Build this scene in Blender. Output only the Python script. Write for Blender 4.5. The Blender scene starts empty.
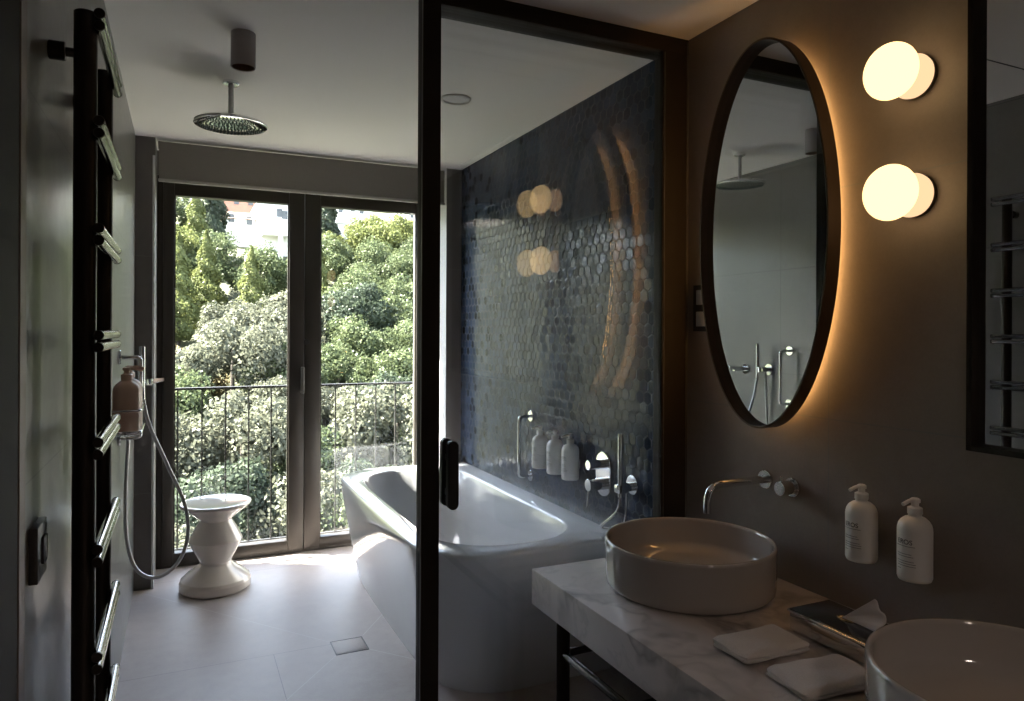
import bpy, bmesh, math, random
from mathutils import Vector, Matrix, noise
PI = math.pi
SC = bpy.context.scene
COL = SC.collection
random.seed(7)

# ------------------------------------------------------------------ materials
def mat(name):
    m = bpy.data.materials.new(name); m.use_nodes = True
    nt = m.node_tree
    b = nt.nodes.get('Principled BSDF')
    return m, nt, b
def node(nt, t, **kw):
    n = nt.nodes.new(t)
    for k, v in kw.items(): setattr(n, k, v)
    return n
def plug(nt, sock, v):
    if isinstance(v, bpy.types.NodeSocket): nt.links.new(v, sock)
    else: sock.default_value = v
def M(nt, op, a, b=None, c=None, clamp=False):
    n = node(nt, 'ShaderNodeMath', operation=op, use_clamp=clamp)
    plug(nt, n.inputs[0], a)
    if b is not None: plug(nt, n.inputs[1], b)
    if c is not None: plug(nt, n.inputs[2], c)
    return n.outputs[0]
def V(nt, op, a, b=None, out=0):
    n = node(nt, 'ShaderNodeVectorMath', operation=op)
    plug(nt, n.inputs[0], a)
    if b is not None: plug(nt, n.inputs[1], b)
    return n.outputs[out]
def mixc(nt, f, a, b):
    n = node(nt, 'ShaderNodeMix', data_type='RGBA')
    plug(nt, n.inputs[0], f)
    plug(nt, n.inputs[6], a if isinstance(a, bpy.types.NodeSocket) else (*a, 1))
    plug(nt, n.inputs[7], b if isinstance(b, bpy.types.NodeSocket) else (*b, 1))
    return n.outputs[2]
def pos(nt): return node(nt, 'ShaderNodeNewGeometry').outputs['Position']
def sep(nt, v):
    n = node(nt, 'ShaderNodeSeparateXYZ'); nt.links.new(v, n.inputs[0]); return n.outputs
def noi(nt, vec, scale, detail=3, rough=.5, dist=0):
    n = node(nt, 'ShaderNodeTexNoise'); nt.links.new(vec, n.inputs['Vector'])
    n.inputs['Scale'].default_value = scale; n.inputs['Detail'].default_value = detail
    n.inputs['Roughness'].default_value = rough; n.inputs['Distortion'].default_value = dist
    return n.outputs[0]
def ramp(nt, f, stops):
    n = node(nt, 'ShaderNodeValToRGB'); nt.links.new(f, n.inputs[0])
    e = n.color_ramp.elements
    e[0].position, e[0].color = stops[0][0], (*stops[0][1], 1)
    e[1].position, e[1].color = stops[1][0], (*stops[1][1], 1)
    for p, c in stops[2:]:
        x = e.new(p); x.color = (*c, 1)
    return n.outputs[0]
def bump(nt, b, h, strength=.3, dist=.01):
    n = node(nt, 'ShaderNodeBump'); n.inputs['Strength'].default_value = strength
    n.inputs['Distance'].default_value = dist
    nt.links.new(h, n.inputs['Height']); nt.links.new(n.outputs[0], b.inputs['Normal'])
    return n
def simple(name, col, rough=.5, metal=0, coat=0, nz=0, nscale=8, spec=.5, sheen=0):
    m, nt, b = mat(name)
    b.inputs['Roughness'].default_value = rough
    b.inputs['Metallic'].default_value = metal
    b.inputs['Coat Weight'].default_value = coat
    b.inputs['Specular IOR Level'].default_value = spec
    b.inputs['Sheen Weight'].default_value = sheen
    tc = node(nt, 'ShaderNodeTexCoord').outputs['Object']
    f = noi(nt, tc, nscale, 3)
    k = nz if nz else .03
    c = mixc(nt, f, tuple(x*(1-k) for x in col), tuple(min(1, x*(1+k)) for x in col))
    nt.links.new(c, b.inputs['Base Color'])
    return m
def gridline(nt, c, off, period, w):
    # 1 on a joint of width w at off + k*period
    t = M(nt, 'DIVIDE', M(nt, 'SUBTRACT', c, off), period)
    f = M(nt, 'ABSOLUTE', M(nt, 'SUBTRACT', t, M(nt, 'ROUND', t)))
    return M(nt, 'LESS_THAN', f, w/period/2)
def tile_mat(name, ca, cb, joint, ax, offs, per, rough=.45, w=.003, spec=.5, bs=.15):
    m, nt, b = mat(name)
    p = pos(nt); s = sep(nt, p)
    n1 = noi(nt, p, 2.2, 4, .6); n2 = noi(nt, p, 130, 3, .7); n3 = noi(nt, p, 22, 4, .6)
    f = M(nt, 'ADD', M(nt, 'MULTIPLY', n1, .5), M(nt, 'ADD', M(nt, 'MULTIPLY', n2, .25), M(nt, 'MULTIPLY', n3, .25)))
    f = node_maprange(nt, f, .35, .65)
    c = mixc(nt, f, ca, cb)
    g = M(nt, 'MAXIMUM', gridline(nt, s[ax[0]], offs[0], per[0], w), gridline(nt, s[ax[1]], offs[1], per[1], w))
    c = mixc(nt, g, c, joint)
    nt.links.new(c, b.inputs['Base Color'])
    plug(nt, b.inputs['Roughness'], M(nt, 'ADD', rough-.06, M(nt, 'MULTIPLY', n3, .12)))
    b.inputs['Specular IOR Level'].default_value = spec
    h = M(nt, 'ADD', M(nt, 'MULTIPLY', n2, .3), M(nt, 'MULTIPLY', g, -1))
    bump(nt, b, h, bs, .002)
    return m
def node_maprange(nt, v, a, b_, lo=0, hi=1):
    n = node(nt, 'ShaderNodeMapRange'); nt.links.new(v, n.inputs[0])
    n.inputs[1].default_value = a; n.inputs[2].default_value = b_
    n.inputs[3].default_value = lo; n.inputs[4].default_value = hi
    return n.outputs[0]

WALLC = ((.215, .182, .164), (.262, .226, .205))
m_wall_r = tile_mat('grey_stone_tile_right', *WALLC, (.21, .20, .19), (1, 2), (1.467, 1.84), (.64, .655), .5, .0035, .4)
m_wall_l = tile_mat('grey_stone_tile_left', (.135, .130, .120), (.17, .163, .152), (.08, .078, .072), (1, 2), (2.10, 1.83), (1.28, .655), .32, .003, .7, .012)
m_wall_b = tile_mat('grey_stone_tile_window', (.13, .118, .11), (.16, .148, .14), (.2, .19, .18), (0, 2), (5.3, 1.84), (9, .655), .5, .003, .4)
m_plain = simple('pale_reveal_plaster', (.62, .62, .63), .6, nz=.03)
m_ceil = simple('ceiling_paint', (.70, .675, .655), .75, nz=.02, nscale=3)

def floor_mat():
    m, nt, b = mat('floor_stone_tile')
    p = pos(nt); s = sep(nt, p)
    n1 = noi(nt, p, 1.7, 4, .6); n2 = noi(nt, p, 90, 4, .7); n3 = noi(nt, p, 14, 5, .65)
    f = M(nt, 'ADD', M(nt, 'MULTIPLY', n1, .4), M(nt, 'ADD', M(nt, 'MULTIPLY', n2, .2), M(nt, 'MULTIPLY', n3, .4)))
    f = node_maprange(nt, f, .36, .64)
    c = mixc(nt, f, (.31, .270, .255), (.405, .36, .345))
    g = gridline(nt, s[0], .377, 1.2, .003)
    g = M(nt, 'MULTIPLY', g, M(nt, 'LESS_THAN', s[1], 3.3))
    g = M(nt, 'MAXIMUM', g, M(nt, 'MULTIPLY', gridline(nt, s[1], 3.3, 1.2, .003), M(nt, 'LESS_THAN', s[0], .63)))
    def seg(x0, y0, x1, y1, w=.0035):
        L = math.hypot(x1-x0, y1-y0); dx, dy = (x1-x0)/L, (y1-y0)/L
        rx = M(nt, 'SUBTRACT', s[0], x0); ry = M(nt, 'SUBTRACT', s[1], y0)
        t = M(nt, 'ADD', M(nt, 'MULTIPLY', rx, dx), M(nt, 'MULTIPLY', ry, dy))
        q = M(nt, 'ABSOLUTE', M(nt, 'SUBTRACT', M(nt, 'MULTIPLY', rx, dy), M(nt, 'MULTIPLY', ry, dx)))
        a = M(nt, 'LESS_THAN', q, w/2)
        a = M(nt, 'MULTIPLY', a, M(nt, 'GREATER_THAN', t, 0))
        return M(nt, 'MULTIPLY', a, M(nt, 'LESS_THAN', t, L))
    g2 = None
    for q in ((.627, 3.178, -.23, 2.13), (.774, 3.18, 1.68, 2.13), (.628, 3.322, -.23, 4.42), (.781, 3.335, 1.55, 4.42)):
        r = seg(*q); g2 = r if g2 is None else M(nt, 'MAXIMUM', g2, r)
    c = mixc(nt, g, c, (.17, .16, .155))
    c = mixc(nt, g2, c, (.44, .42, .41))
    nt.links.new(c, b.inputs['Base Color'])
    plug(nt, b.inputs['Roughness'], M(nt, 'ADD', .36, M(nt, 'MULTIPLY', n3, .2)))
    bump(nt, b, M(nt, 'ADD', n2, M(nt, 'MULTIPLY', M(nt, 'ADD', g, g2), -1)), .12, .002)
    return m
m_floor = floor_mat()

def hex_mat():
    m, nt, b = mat('dark_blue_hexagon_mosaic')
    p = pos(nt); s = sep(nt, p)
    A = .052
    cmb = node(nt, 'ShaderNodeCombineXYZ')
    nt.links.new(M(nt, 'DIVIDE', s[1], A), cmb.inputs[0]); nt.links.new(M(nt, 'DIVIDE', s[2], A), cmb.inputs[1])
    P = cmb.outputs[0]
    R3 = 1.7320508; r = (1, R3, 1); h = (.5, R3/2, 0)
    a = V(nt, 'SUBTRACT', V(nt, 'MODULO', V(nt, 'ADD', P, (40, 40*R3, 0)), r), h)
    bb = V(nt, 'SUBTRACT', V(nt, 'MODULO', V(nt, 'ADD', V(nt, 'SUBTRACT', P, h), (40, 40*R3, 0)), r), h)
    la = V(nt, 'DOT_PRODUCT', a, a, 1); lb = V(nt, 'DOT_PRODUCT', bb, bb, 1)
    sel = M(nt, 'LESS_THAN', lb, la)
    mx = node(nt, 'ShaderNodeMix', data_type='VECTOR')
    nt.links.new(sel, mx.inputs[0]); nt.links.new(a, mx.inputs[4]); nt.links.new(bb, mx.inputs[5])
    G = mx.outputs[1]
    gi = sep(nt, V(nt, 'ABSOLUTE', G))
    e = M(nt, 'MAXIMUM', gi[0], M(nt, 'ADD', M(nt, 'MULTIPLY', gi[0], .5), M(nt, 'MULTIPLY', gi[1], R3/2)))
    grout = M(nt, 'GREATER_THAN', e, .465)
    ID = V(nt, 'SNAP', V(nt, 'ADD', V(nt, 'SUBTRACT', P, G), (.01, .01, 0)), (.5, R3/2, 1))
    wn = node(nt, 'ShaderNodeTexWhiteNoise', noise_dimensions='3D'); nt.links.new(ID, wn.inputs['Vector'])
    n3 = noi(nt, p, 60, 4, .7)
    c = mixc(nt, wn.outputs['Value'], (.008, .016, .036), (.036, .056, .100))
    c = mixc(nt, M(nt, 'MULTIPLY', n3, .5), c, (.03, .035, .05))
    c = mixc(nt, grout, c, (.045, .056, .078))
    nt.links.new(c, b.inputs['Base Color'])
    plug(nt, b.inputs['Roughness'], M(nt, 'ADD', M(nt, 'MULTIPLY', n3, .10), M(nt, 'ADD', .10, M(nt, 'MULTIPLY', grout, .5))))
    b.inputs['Specular IOR Level'].default_value = .14
    # each tile is set at a very slightly different angle
    tilt = V(nt, 'MULTIPLY', V(nt, 'SUBTRACT', wn.outputs['Color'], (.5, .5, .5)), (0, .055, .055))
    nn = V(nt, 'NORMALIZE', V(nt, 'ADD', node(nt, 'ShaderNodeNewGeometry').outputs['Normal'], tilt))
    bn = bump(nt, b, M(nt, 'ADD', M(nt, 'MULTIPLY', node_maprange(nt, e, .41, .48), -1), M(nt, 'MULTIPLY', n3, .15)), .5, .002)
    nt.links.new(nn, bn.inputs['Normal'])
    return m
m_hex = hex_mat()

def marble_mat():
    m, nt, b = mat('white_veined_marble')
    p = pos(nt)
    w = V(nt, 'ADD', p, V(nt, 'MULTIPLY', V(nt, 'SUBTRACT', node_noise_col(nt, p, 3.2), (.5, .5, .5)), (.55, .55, .55)))
    v = V(nt, 'MULTIPLY', w, (1.0, .6, .9))
    f = M(nt, 'ABSOLUTE', M(nt, 'SUBTRACT', noi(nt, v, 2.9, 4, .5), .5))
    vein = node_maprange(nt, f, 0, .055, 1, 0)
    f2 = M(nt, 'ABSOLUTE', M(nt, 'SUBTRACT', noi(nt, v, 6, 5, .55), .47))
    vein2 = node_maprange(nt, f2, 0, .03, .35, 0)
    cloud = noi(nt, w, 3, 3, .5)
    mask = node_maprange(nt, noi(nt, p, 3.5, 2), .42, .62)
    c = mixc(nt, cloud, (.68, .61, .575), (.46, .405, .38))
    c = mixc(nt, M(nt, 'MULTIPLY', M(nt, 'MAXIMUM', vein, vein2), M(nt, 'ADD', .35, M(nt, 'MULTIPLY', mask, .65))), c, (.20, .175, .165))
    nt.links.new(c, b.inputs['Base Color'])
    b.inputs['Roughness'].default_value = .3
    return m
def node_noise_col(nt, vec, sc):
    n = node(nt, 'ShaderNodeTexNoise'); nt.links.new(vec, n.inputs['Vector'])
    n.inputs['Scale'].default_value = sc; n.inputs['Detail'].default_value = 3
    return n.outputs[1]
m_marble = marble_mat()

def glass_mat(name, tint, ior):
    m = bpy.data.materials.new(name); m.use_nodes = True; nt = m.node_tree
    for n in list(nt.nodes): nt.nodes.remove(n)
    out = node(nt, 'ShaderNodeOutputMaterial'); mx = node(nt, 'ShaderNodeMixShader')
    t = node(nt, 'ShaderNodeBsdfTransparent'); t.inputs[0].default_value = (*tint, 1)
    g = node(nt, 'ShaderNodeBsdfGlossy'); g.inputs['Roughness'].default_value = 0
    g.inputs[0].default_value = (.95, .97, 1, 1)
    # same view-angle law on both faces of the pane
    ge = node(nt, 'ShaderNodeNewGeometry')
    c = M(nt, 'ABSOLUTE', V(nt, 'DOT_PRODUCT', ge.outputs['Normal'], ge.outputs['Incoming'], 1))
    f0 = ((ior-1)/(ior+1))**2
    f = M(nt, 'ADD', f0, M(nt, 'MULTIPLY', 1-f0, M(nt, 'POWER', M(nt, 'SUBTRACT', 1, c), 5)), clamp=True)
    nt.links.new(f, mx.inputs[0]); nt.links.new(t.outputs[0], mx.inputs[1]); nt.links.new(g.outputs[0], mx.inputs[2])
    nt.links.new(mx.outputs[0], out.inputs[0])
    return m
m_glass = glass_mat('partition_glass', (.985, .99, .995), 1.58)
m_wglass = glass_mat('window_glass', (.97, .98, .97), 1.5)
def emit_mat(name, col, s):
    m = bpy.data.materials.new(name); m.use_nodes = True; nt = m.node_tree
    for n in list(nt.nodes): nt.nodes.remove(n)
    out = node(nt, 'ShaderNodeOutputMaterial'); e = node(nt, 'ShaderNodeEmission')
    e.inputs[0].default_value = (*col, 1); e.inputs[1].default_value = s
    nt.links.new(e.outputs[0], out.inputs[0]); return m
m_globe = emit_mat('opal_glass_lit', (1.0, .66, .29), 2.2)
m_globe2 = emit_mat('opal_base_lit', (1.0, .62, .34), 1.1)
m_led = emit_mat('warm_led_strip', (1.0, .52, .17), 19)
m_mirror = simple('mirror_silver', (.86, .88, .87), .0, 1, nz=.001)
m_chrome = simple('polished_chrome', (.78, .79, .80), .06, 1)
m_steel = simple('satin_steel', (.5, .5, .5), .28, 1)
m_bar = simple('black_nickel_bar', (.20, .19, .18), .16, 1)
m_post = simple('dark_bronze_tube', (.030, .025, .021), .35, .6)
m_frame = simple('dark_bronze_frame', (.026, .021, .0175), .6, .0, nz=.1, spec=.12)
m_frame2 = simple('bronze_frame_edge', (.075, .07, .062), .45, .1)
m_win = simple('bronze_window_frame', (.040, .034, .028), .4, .3, nz=.08)
m_black = simple('matt_black', (.012, .012, .013), .4)
m_dark = simple('dark_door_leaf', (.022, .018, .017), .7, nz=.1, spec=.1)
m_trimw = simple('brushed_edge_trim', (.20, .16, .135), .4, .3)
m_whitetrim = simple('white_corner_trim', (.6, .6, .6), .4)
m_ceramic = simple('taupe_glazed_ceramic', (.41, .375, .35), .06, 0, .8)
m_basin_e = m_ceramic
m_tub = simple('white_acrylic', (.56, .565, .57), .12, 0, .5)
m_stool = simple('white_glazed_stool', (.70, .63, .56), .08, 0, .8)
m_blind = simple('taupe_blind_fabric', (.235, .215, .19), .8, nz=.05, nscale=120)
m_blindbar = simple('blind_bottom_bar', (.42, .40, .37), .4)
m_bottle = simple('white_bottle_plastic', (.78, .76, .73), .35)
m_bottle2 = simple('beige_bottle_plastic', (.78, .56, .42), .35)
m_ink = simple('label_ink', (.10, .09, .09), .6)
m_hose = simple('silver_shower_hose', (.55, .55, .56), .3, .8)
m_lampcyl = simple('taupe_lamp_body', (.36, .335, .32), .6)
m_lampin = simple('lamp_inner_copper', (.16, .09, .05), .4, .3)
m_towel = simple('white_terry_cloth', (.72, .66, .63), .95, nz=.12, nscale=240, sheen=.4)
m_tissue = simple('tissue_paper', (.72, .66, .63), .9)
m_navy = simple('dark_navy_gloss', (.015, .020, .035), .08, 0, 1)
m_gold = simple('gold_ring', (.6, .42, .2), .25, 1)
m_switchw = simple('grey_switch_button', (.55, .55, .55), .45)
m_rail = simple('balcony_dark_metal', (.025, .024, .022), .45, .3)

def terry(m):
    nt = m.node_tree; b = nt.nodes['Principled BSDF']
    tc = node(nt, 'ShaderNodeTexCoord').outputs['Object']
    bump(nt, b, noi(nt, tc, 420, 3, .7), .9, .004)
terry(m_towel)

# ------------------------------------------------------------------ mesh helpers
ORG = {}
def tag(o, label=None, cat=None, group=None, kind=None):
    if label: o['label'] = label
    if cat: o['category'] = cat
    if group: o['group'] = group
    if kind: o['kind'] = kind
    return o
def empty(name, loc=(0, 0, 0), label=None, cat=None, group=None, kind=None, parent=None):
    o = bpy.data.objects.new(name, None); COL.objects.link(o)
    o.empty_display_size = .05
    po = ORG.get(parent.name, Vector()) if parent else Vector()
    o.location = Vector(loc) - po
    if parent: o.parent = parent
    ORG[o.name] = Vector(loc)
    return tag(o, label, cat, group, kind)
def obj(name, bm, mats, parent=None, loc=None, smooth=True, angle=35):
    """link bm (world coordinates) as one mesh object whose origin is loc (or its parent's)"""
    if not isinstance(mats, (list, tuple)): mats = [mats]
    o0 = Vector(loc) if loc is not None else (ORG[parent.name] if parent else Vector())
    bmesh.ops.translate(bm, verts=bm.verts, vec=-o0)
    me = bpy.data.meshes.new(name)
    bm.normal_update()
    if smooth:
        for f in bm.faces: f.smooth = True
        for e in bm.edges:
            if len(e.link_faces) == 2 and e.calc_face_angle(0) > math.radians(angle): e.smooth = False
    bm.to_mesh(me); bm.free()
    for m in mats: me.materials.append(m)
    o = bpy.data.objects.new(name, me); COL.objects.link(o)
    if parent:
        o.parent = parent; o.location = o0 - ORG[parent.name]
    else: o.location = o0
    ORG[o.name] = o0
    return o
def BM(): return bmesh.new()
def box(bm, x0, x1, y0, y1, z0, z1, bev=0, seg=2, mi=0):
    r = bmesh.ops.create_cube(bm, size=1)
    vs = r['verts']
    for v in vs:
        v.co = Vector(((x0+x1)/2+v.co.x*(x1-x0), (y0+y1)/2+v.co.y*(y1-y0), (z0+z1)/2+v.co.z*(z1-z0)))
    fs = list({f for v in vs for f in v.link_faces})
    if bev:
        es = list({e for v in vs for e in v.link_edges})
        rr = bmesh.ops.bevel(bm, geom=es, offset=bev, segments=seg, affect='EDGES', profile=.5)
        fs = [f for f in bm.faces if all(min(x0, x1)-1e-5 <= v.co.x <= max(x0, x1)+1e-5 and min(y0, y1)-1e-5 <= v.co.y <= max(y0, y1)+1e-5 and min(z0, z1)-1e-5 <= v.co.z <= max(z0, z1)+1e-5 for v in f.verts)]
    if mi:
        for f in fs: f.material_index = mi
    return bm
def loft(bm, rings, cap0=True, cap1=True, closed=True, mi=0):
    R = [[bm.verts.new(p) for p in r] for r in rings]
    n = len(R[0])
    for a, b in zip(R, R[1:]):
        for i in range(n if closed else n-1):
            f = bm.faces.new((a[i], a[(i+1) % n], b[(i+1) % n], b[i])); f.material_index = mi
    if cap0: bm.faces.new(list(reversed(R[0]))).material_index = mi
    if cap1: bm.faces.new(R[-1]).material_index = mi
    bmesh.ops.recalc_face_normals(bm, faces=bm.faces)
    return bm
AX = {'X': (Vector((0, 1, 0)), Vector((0, 0, 1)), Vector((1, 0, 0))),
      'Y': (Vector((0, 0, 1)), Vector((1, 0, 0)), Vector((0, 1, 0))),
      'Z': (Vector((1, 0, 0)), Vector((0, 1, 0)), Vector((0, 0, 1)))}
def lathe(bm, prof, c, axis='Z', n=48, ra=1, rb=1, cap0=True, cap1=True):
    """prof: (radius, height along axis)"""
    a, b, w = AX[axis]; c = Vector(c)
    rings = [[c + w*h + a*(r*ra*math.cos(2*PI*i/n)) + b*(r*rb*math.sin(2*PI*i/n)) for i in range(n)] for r, h in prof]
    return loft(bm, rings, cap0, cap1)
def cyl(bm, c, r, h0, h1, axis='Z', n=32, bev=.0015):
    bev = min(bev, r*.3, abs(h1-h0)*.3)
    return lathe(bm, [(r-bev, h0), (r, h0+bev), (r, h1-bev), (r-bev, h1)], c, axis, n)
def tube(bm, pts, r, n=16, caps=True):
    pts = [Vector(p) for p in pts]
    T = []
    for i in range(len(pts)):
        t = (pts[min(i+1, len(pts)-1)] - pts[max(i-1, 0)]).normalized(); T.append(t)
    up = Vector((0, 0, 1)) if abs(T[0].z) < .9 else Vector((1, 0, 0))
    N = (up - T[0]*up.dot(T[0])).normalized()
    rings = []
    for p, t in zip(pts, T):
        N = (N - t*N.dot(t)).normalized(); B = t.cross(N)
        rings.append([p + N*(r*math.cos(2*PI*i/n)) + B*(r*math.sin(2*PI*i/n)) for i in range(n)])
    return loft(bm, rings, caps, caps)
def bend(pts, r=.02, k=6):
    """round the inner corners of a polyline"""
    pts = [Vector(p) for p in pts]; out = [pts[0]]
    for a, b, c in zip(pts, pts[1:], pts[2:]):
        d1 = (a-b).normalized(); d2 = (c-b).normalized()
        p0 = b+d1*r; p1 = b+d2*r
        for i in range(k+1):
            t = i/k; out.append(p0*(1-t)**2 + b*2*t*(1-t) + p1*t*t)
    out.append(pts[-1]); return out
def spline(cp, k=10):
    P = [Vector(p) for p in cp]; P = [P[0]*2-P[1]] + P + [P[-1]*2-P[-2]]
    out = []
    for i in range(1, len(P)-2):
        for j in range(k):
            t = j/k; a, b, c, d = P[i-1:i+3]
            out.append(.5*((2*b) + (c-a)*t + (2*a-5*b+4*c-d)*t*t + (3*b-a-3*c+d)*t**3))
    out.append(P[-2]); return out
def rrect(x0, x1, y0, y1, rads, k=10, s=10):
    """rounded rectangle loop, rads: (x0y0, x1y0, x1y1, x0y1); same vertex count for every call"""
    cs = [((x0, y0), PI, rads[0], (1, 1)), ((x1, y0), 1.5*PI, rads[1], (-1, 1)), ((x1, y1), 0, rads[2], (-1, -1)), ((x0, y1), .5*PI, rads[3], (1, -1))]
    out = []
    arcs = []
    for (cx, cy), a0, r, (sx, sy) in cs:
        ox, oy = cx+sx*r, cy+sy*r
        arcs.append([(ox+r*math.cos(a0+PI/2*i/k), oy+r*math.sin(a0+PI/2*i/k)) for i in range(k+1)])
    for i in range(4):
        out += arcs[i]
        a = arcs[i][-1]; b = arcs[(i+1) % 4][0]
        out += [(a[0]+(b[0]-a[0])*j/s, a[1]+(b[1]-a[1])*j/s) for j in range(1, s)]
    return out
def copy_tree(o, parent=None):
    c = o.copy(); COL.objects.link(c)
    if parent is not None: c.parent = parent
    for ch in list(o.children): copy_tree(ch, c)
    return c
def struct(name, bm, m, parent=None, smooth=False):
    o = obj(name, bm, m, parent, smooth=smooth)
    if not parent: o['kind'] = 'structure'
    return o

# camera optics: used to place the far hillside from sight lines
CT, ST, F, H = math.cos(math.radians(24.9)), math.sin(math.radians(24.9)), 713., 1.43
def P(u, v, Y):
    k = (u-512)/F
    X = Y*(k*CT+ST)/(CT-k*ST)
    d = X*ST+Y*CT
    return X, H-(v-332)*d/F

XL, XR, YW, ZC = -.231, 1.68, 4.42, 2.5
YG = 2.14           # glass partition
YF = 4.79           # window plane
# ------------------------------------------------------------------ shell
b = BM(); box(b, -.5, 1.95, -3.2, 4.86, -.12, 0); struct('floor', b, m_floor)
b = BM(); box(b, -.5, 1.95, -3.2, 4.90, ZC, ZC+.15); struct('ceiling', b, m_ceil)
b = BM(); box(b, XL-.15, XL, -3.2, 4.90, 0, ZC); struct('wall_left', b, m_wall_l)
b = BM(); box(b, XR, XR+.15, -3.2, YG-.04, 0, ZC); box(b, XR, XR+.15, YG-.04, 4.90, 0, ZC, mi=1)
for f in b.faces:
    if f.calc_center_median().y > YG: f.material_index = 1
struct('wall_right', b, [m_wall_r, m_hex])
# window wall: two pillars and the lintel above the opening
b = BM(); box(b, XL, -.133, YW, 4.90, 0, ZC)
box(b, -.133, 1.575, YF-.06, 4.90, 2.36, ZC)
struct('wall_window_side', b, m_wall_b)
b = BM()
lo = [(1.575, YW), (XR, YW), (XR, 4.90), (1.50, 4.90), (1.50, YF-.03)]
loft(b, [[(x, y, 0) for x, y in lo], [(x, y, ZC) for x, y in lo]])
for f in b.faces:
    c = f.calc_center_median()
    if c.x < 1.56 and abs(f.normal.z) < .5: f.material_index = 1
struct('wall_window_reveal', b, [m_wall_b, m_plain])
# unseen wall behind the viewpoint, set far back and dark to dim glass reflections
b = BM(); box(b, XL, XR, -3.2, -3.1, 0, ZC)
struct('wall_entrance', b, simple('dark_rear_wall', (.045, .035, .03), .6, nz=.2))
b = BM(); box(b, -.146, -.133, YW-.006, YW+.01, 0, 2.4, .002); struct('trim_1', b, m_whitetrim)
b = BM(); box(b, XL, XL+.006, 1.317, 1.364, 0, ZC, .001); struct('trim_2', b, m_trimw)
b = BM(); box(b, XL, XL+.003, 1.366, 1.370, 0, ZC); struct('trim_3', b, m_black)
b = BM(); box(b, XL, 1.5, 1.74, 1.745, ZC-.002, ZC); struct('trim_4', b, m_black)

# dark entrance door leaf standing flat along the left wall
d = empty('dark_door', (XL, .8, 0), 'dark brown door leaf folded flat against the left wall beside the viewer', 'door')
b = BM(); box(b, XL+.002, XL+.024, .35, 1.20, .01, 2.46, .002); obj('door_leaf', b, m_dark, d)
b = BM(); tube(b, bend([(XL+.02, .48, 1.0), (XL+.06, .48, 1.0), (XL+.06, .6, 1.0)], .01), .009); obj('door_handle', b, m_steel, d)

# ------------------------------------------------------------------ window (pair of french doors)
w = empty('window_1', (.68, YF, 0), 'bronze framed pair of glazed balcony doors', None, None, 'structure')
WX0, WX1, WTOP = -.133, 1.50, 2.36
b = BM()
box(b, WX0, WX0+.034, YF-.03, YF+.05, 0, WTOP, .003); box(b, WX1-.012, WX1, YF-.03, YF+.05, 0, WTOP, .003)
box(b, WX0, WX1, YF-.03, YF+.05, 2.33, WTOP, .003); box(b, WX0, WX1, YF-.03, YF+.05, 0, .02, .003)
obj('window_frame', b, m_win, w)
def sash(x0, x1, gx0, gx1, name):
    b = BM()
    box(b, x0, gx0, YF-.045, YF+.03, .02, 2.33, .004); box(b, gx1, x1, YF-.045, YF+.03, .02, 2.33, .004)
    box(b, gx0, gx1, YF-.043, YF+.03, 2.245, 2.33, .004); box(b, gx0, gx1, YF-.043, YF+.03, .02, .086, .004)
    # glazing beads
    for (a0, a1, c0, c1) in ((gx0, gx0+.008, .086, 2.245), (gx1-.008, gx1, .086, 2.245)): box(b, a0, a1, YF-.035, YF-.02, c0, c1)
    o = obj('sash', b, m_win, w)
    b = BM(); box(b, gx0, gx1, YF-.006, YF+.006, .084, 2.247); obj('glass_pane', b, m_wglass, o, smooth=False)
    return o
s1 = sash(WX0+.034, .722, -.039, .627, 'l')
s2 = sash(.726, WX1-.012, .824, 1.475, 'r')
b = BM(); box(b, .700, .722, YF-.075, YF-.045, 1.03, 1.20, .008, 4); cyl(b, (.711, 0, 1.06), .009, YF-.06, YF-.04, 'Y'); obj('door_handle', b, m_frame2, s1)
b = BM(); cyl(b, (.735, 0, 1.36), .018, YF-.06, YF-.045, 'Y'); obj('lock_knob', b, m_black, s2)

# roller blind, pulled down a little
bl = empty('roller_blind', (.72, YW, 2.27), 'taupe roller blind pulled down a hand above the balcony doors', 'blind')
b = BM(); box(b, -.115, 1.565, YW+.012, YW+.017, 2.275, 2.485, .001); obj('blind_fabric', b, m_blind, bl)
b = BM(); box(b, -.118, 1.568, YW+.006, YW+.024, 2.260, 2.278, .004); obj('bottom_bar', b, m_blindbar, bl)
b = BM(); cyl(b, (0, YW+.04, 2.47), .022, -.12, 1.568, 'X'); obj('roller_tube', b, m_blind, bl)

# ------------------------------------------------------------------ balcony railing
b = BM(); box(b, -1.2, 2.6, 4.90, 5.10, -.16, -.02); struct('balcony_ledge', b, simple('ledge_concrete', (.3, .29, .28), .8, nz=.1))
r = empty('balcony_railing', (.8, 5.0, -.02), 'dark metal balcony railing with thin vertical balusters outside the glass', 'railing')
b = BM(); box(b, -1.15, 2.55, 4.985, 5.015, 1.05, 1.066, .003); obj('top_rail', b, m_rail, r)
b = BM(); box(b, -1.15, 2.55, 4.99, 5.01, .03, .045, .002); obj('bottom_rail', b, m_rail, r)
x = -.0173-.1415*8
while x < 2.55:
    b = BM(); box(b, x-.0045, x+.0045, 4.9955, 5.0045, -.02 if abs(round((x+.0173)/.1415)) % 4 == 0 else .035, 1.055); obj('baluster', b, m_rail, r, smooth=False)
    x += .1415

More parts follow.
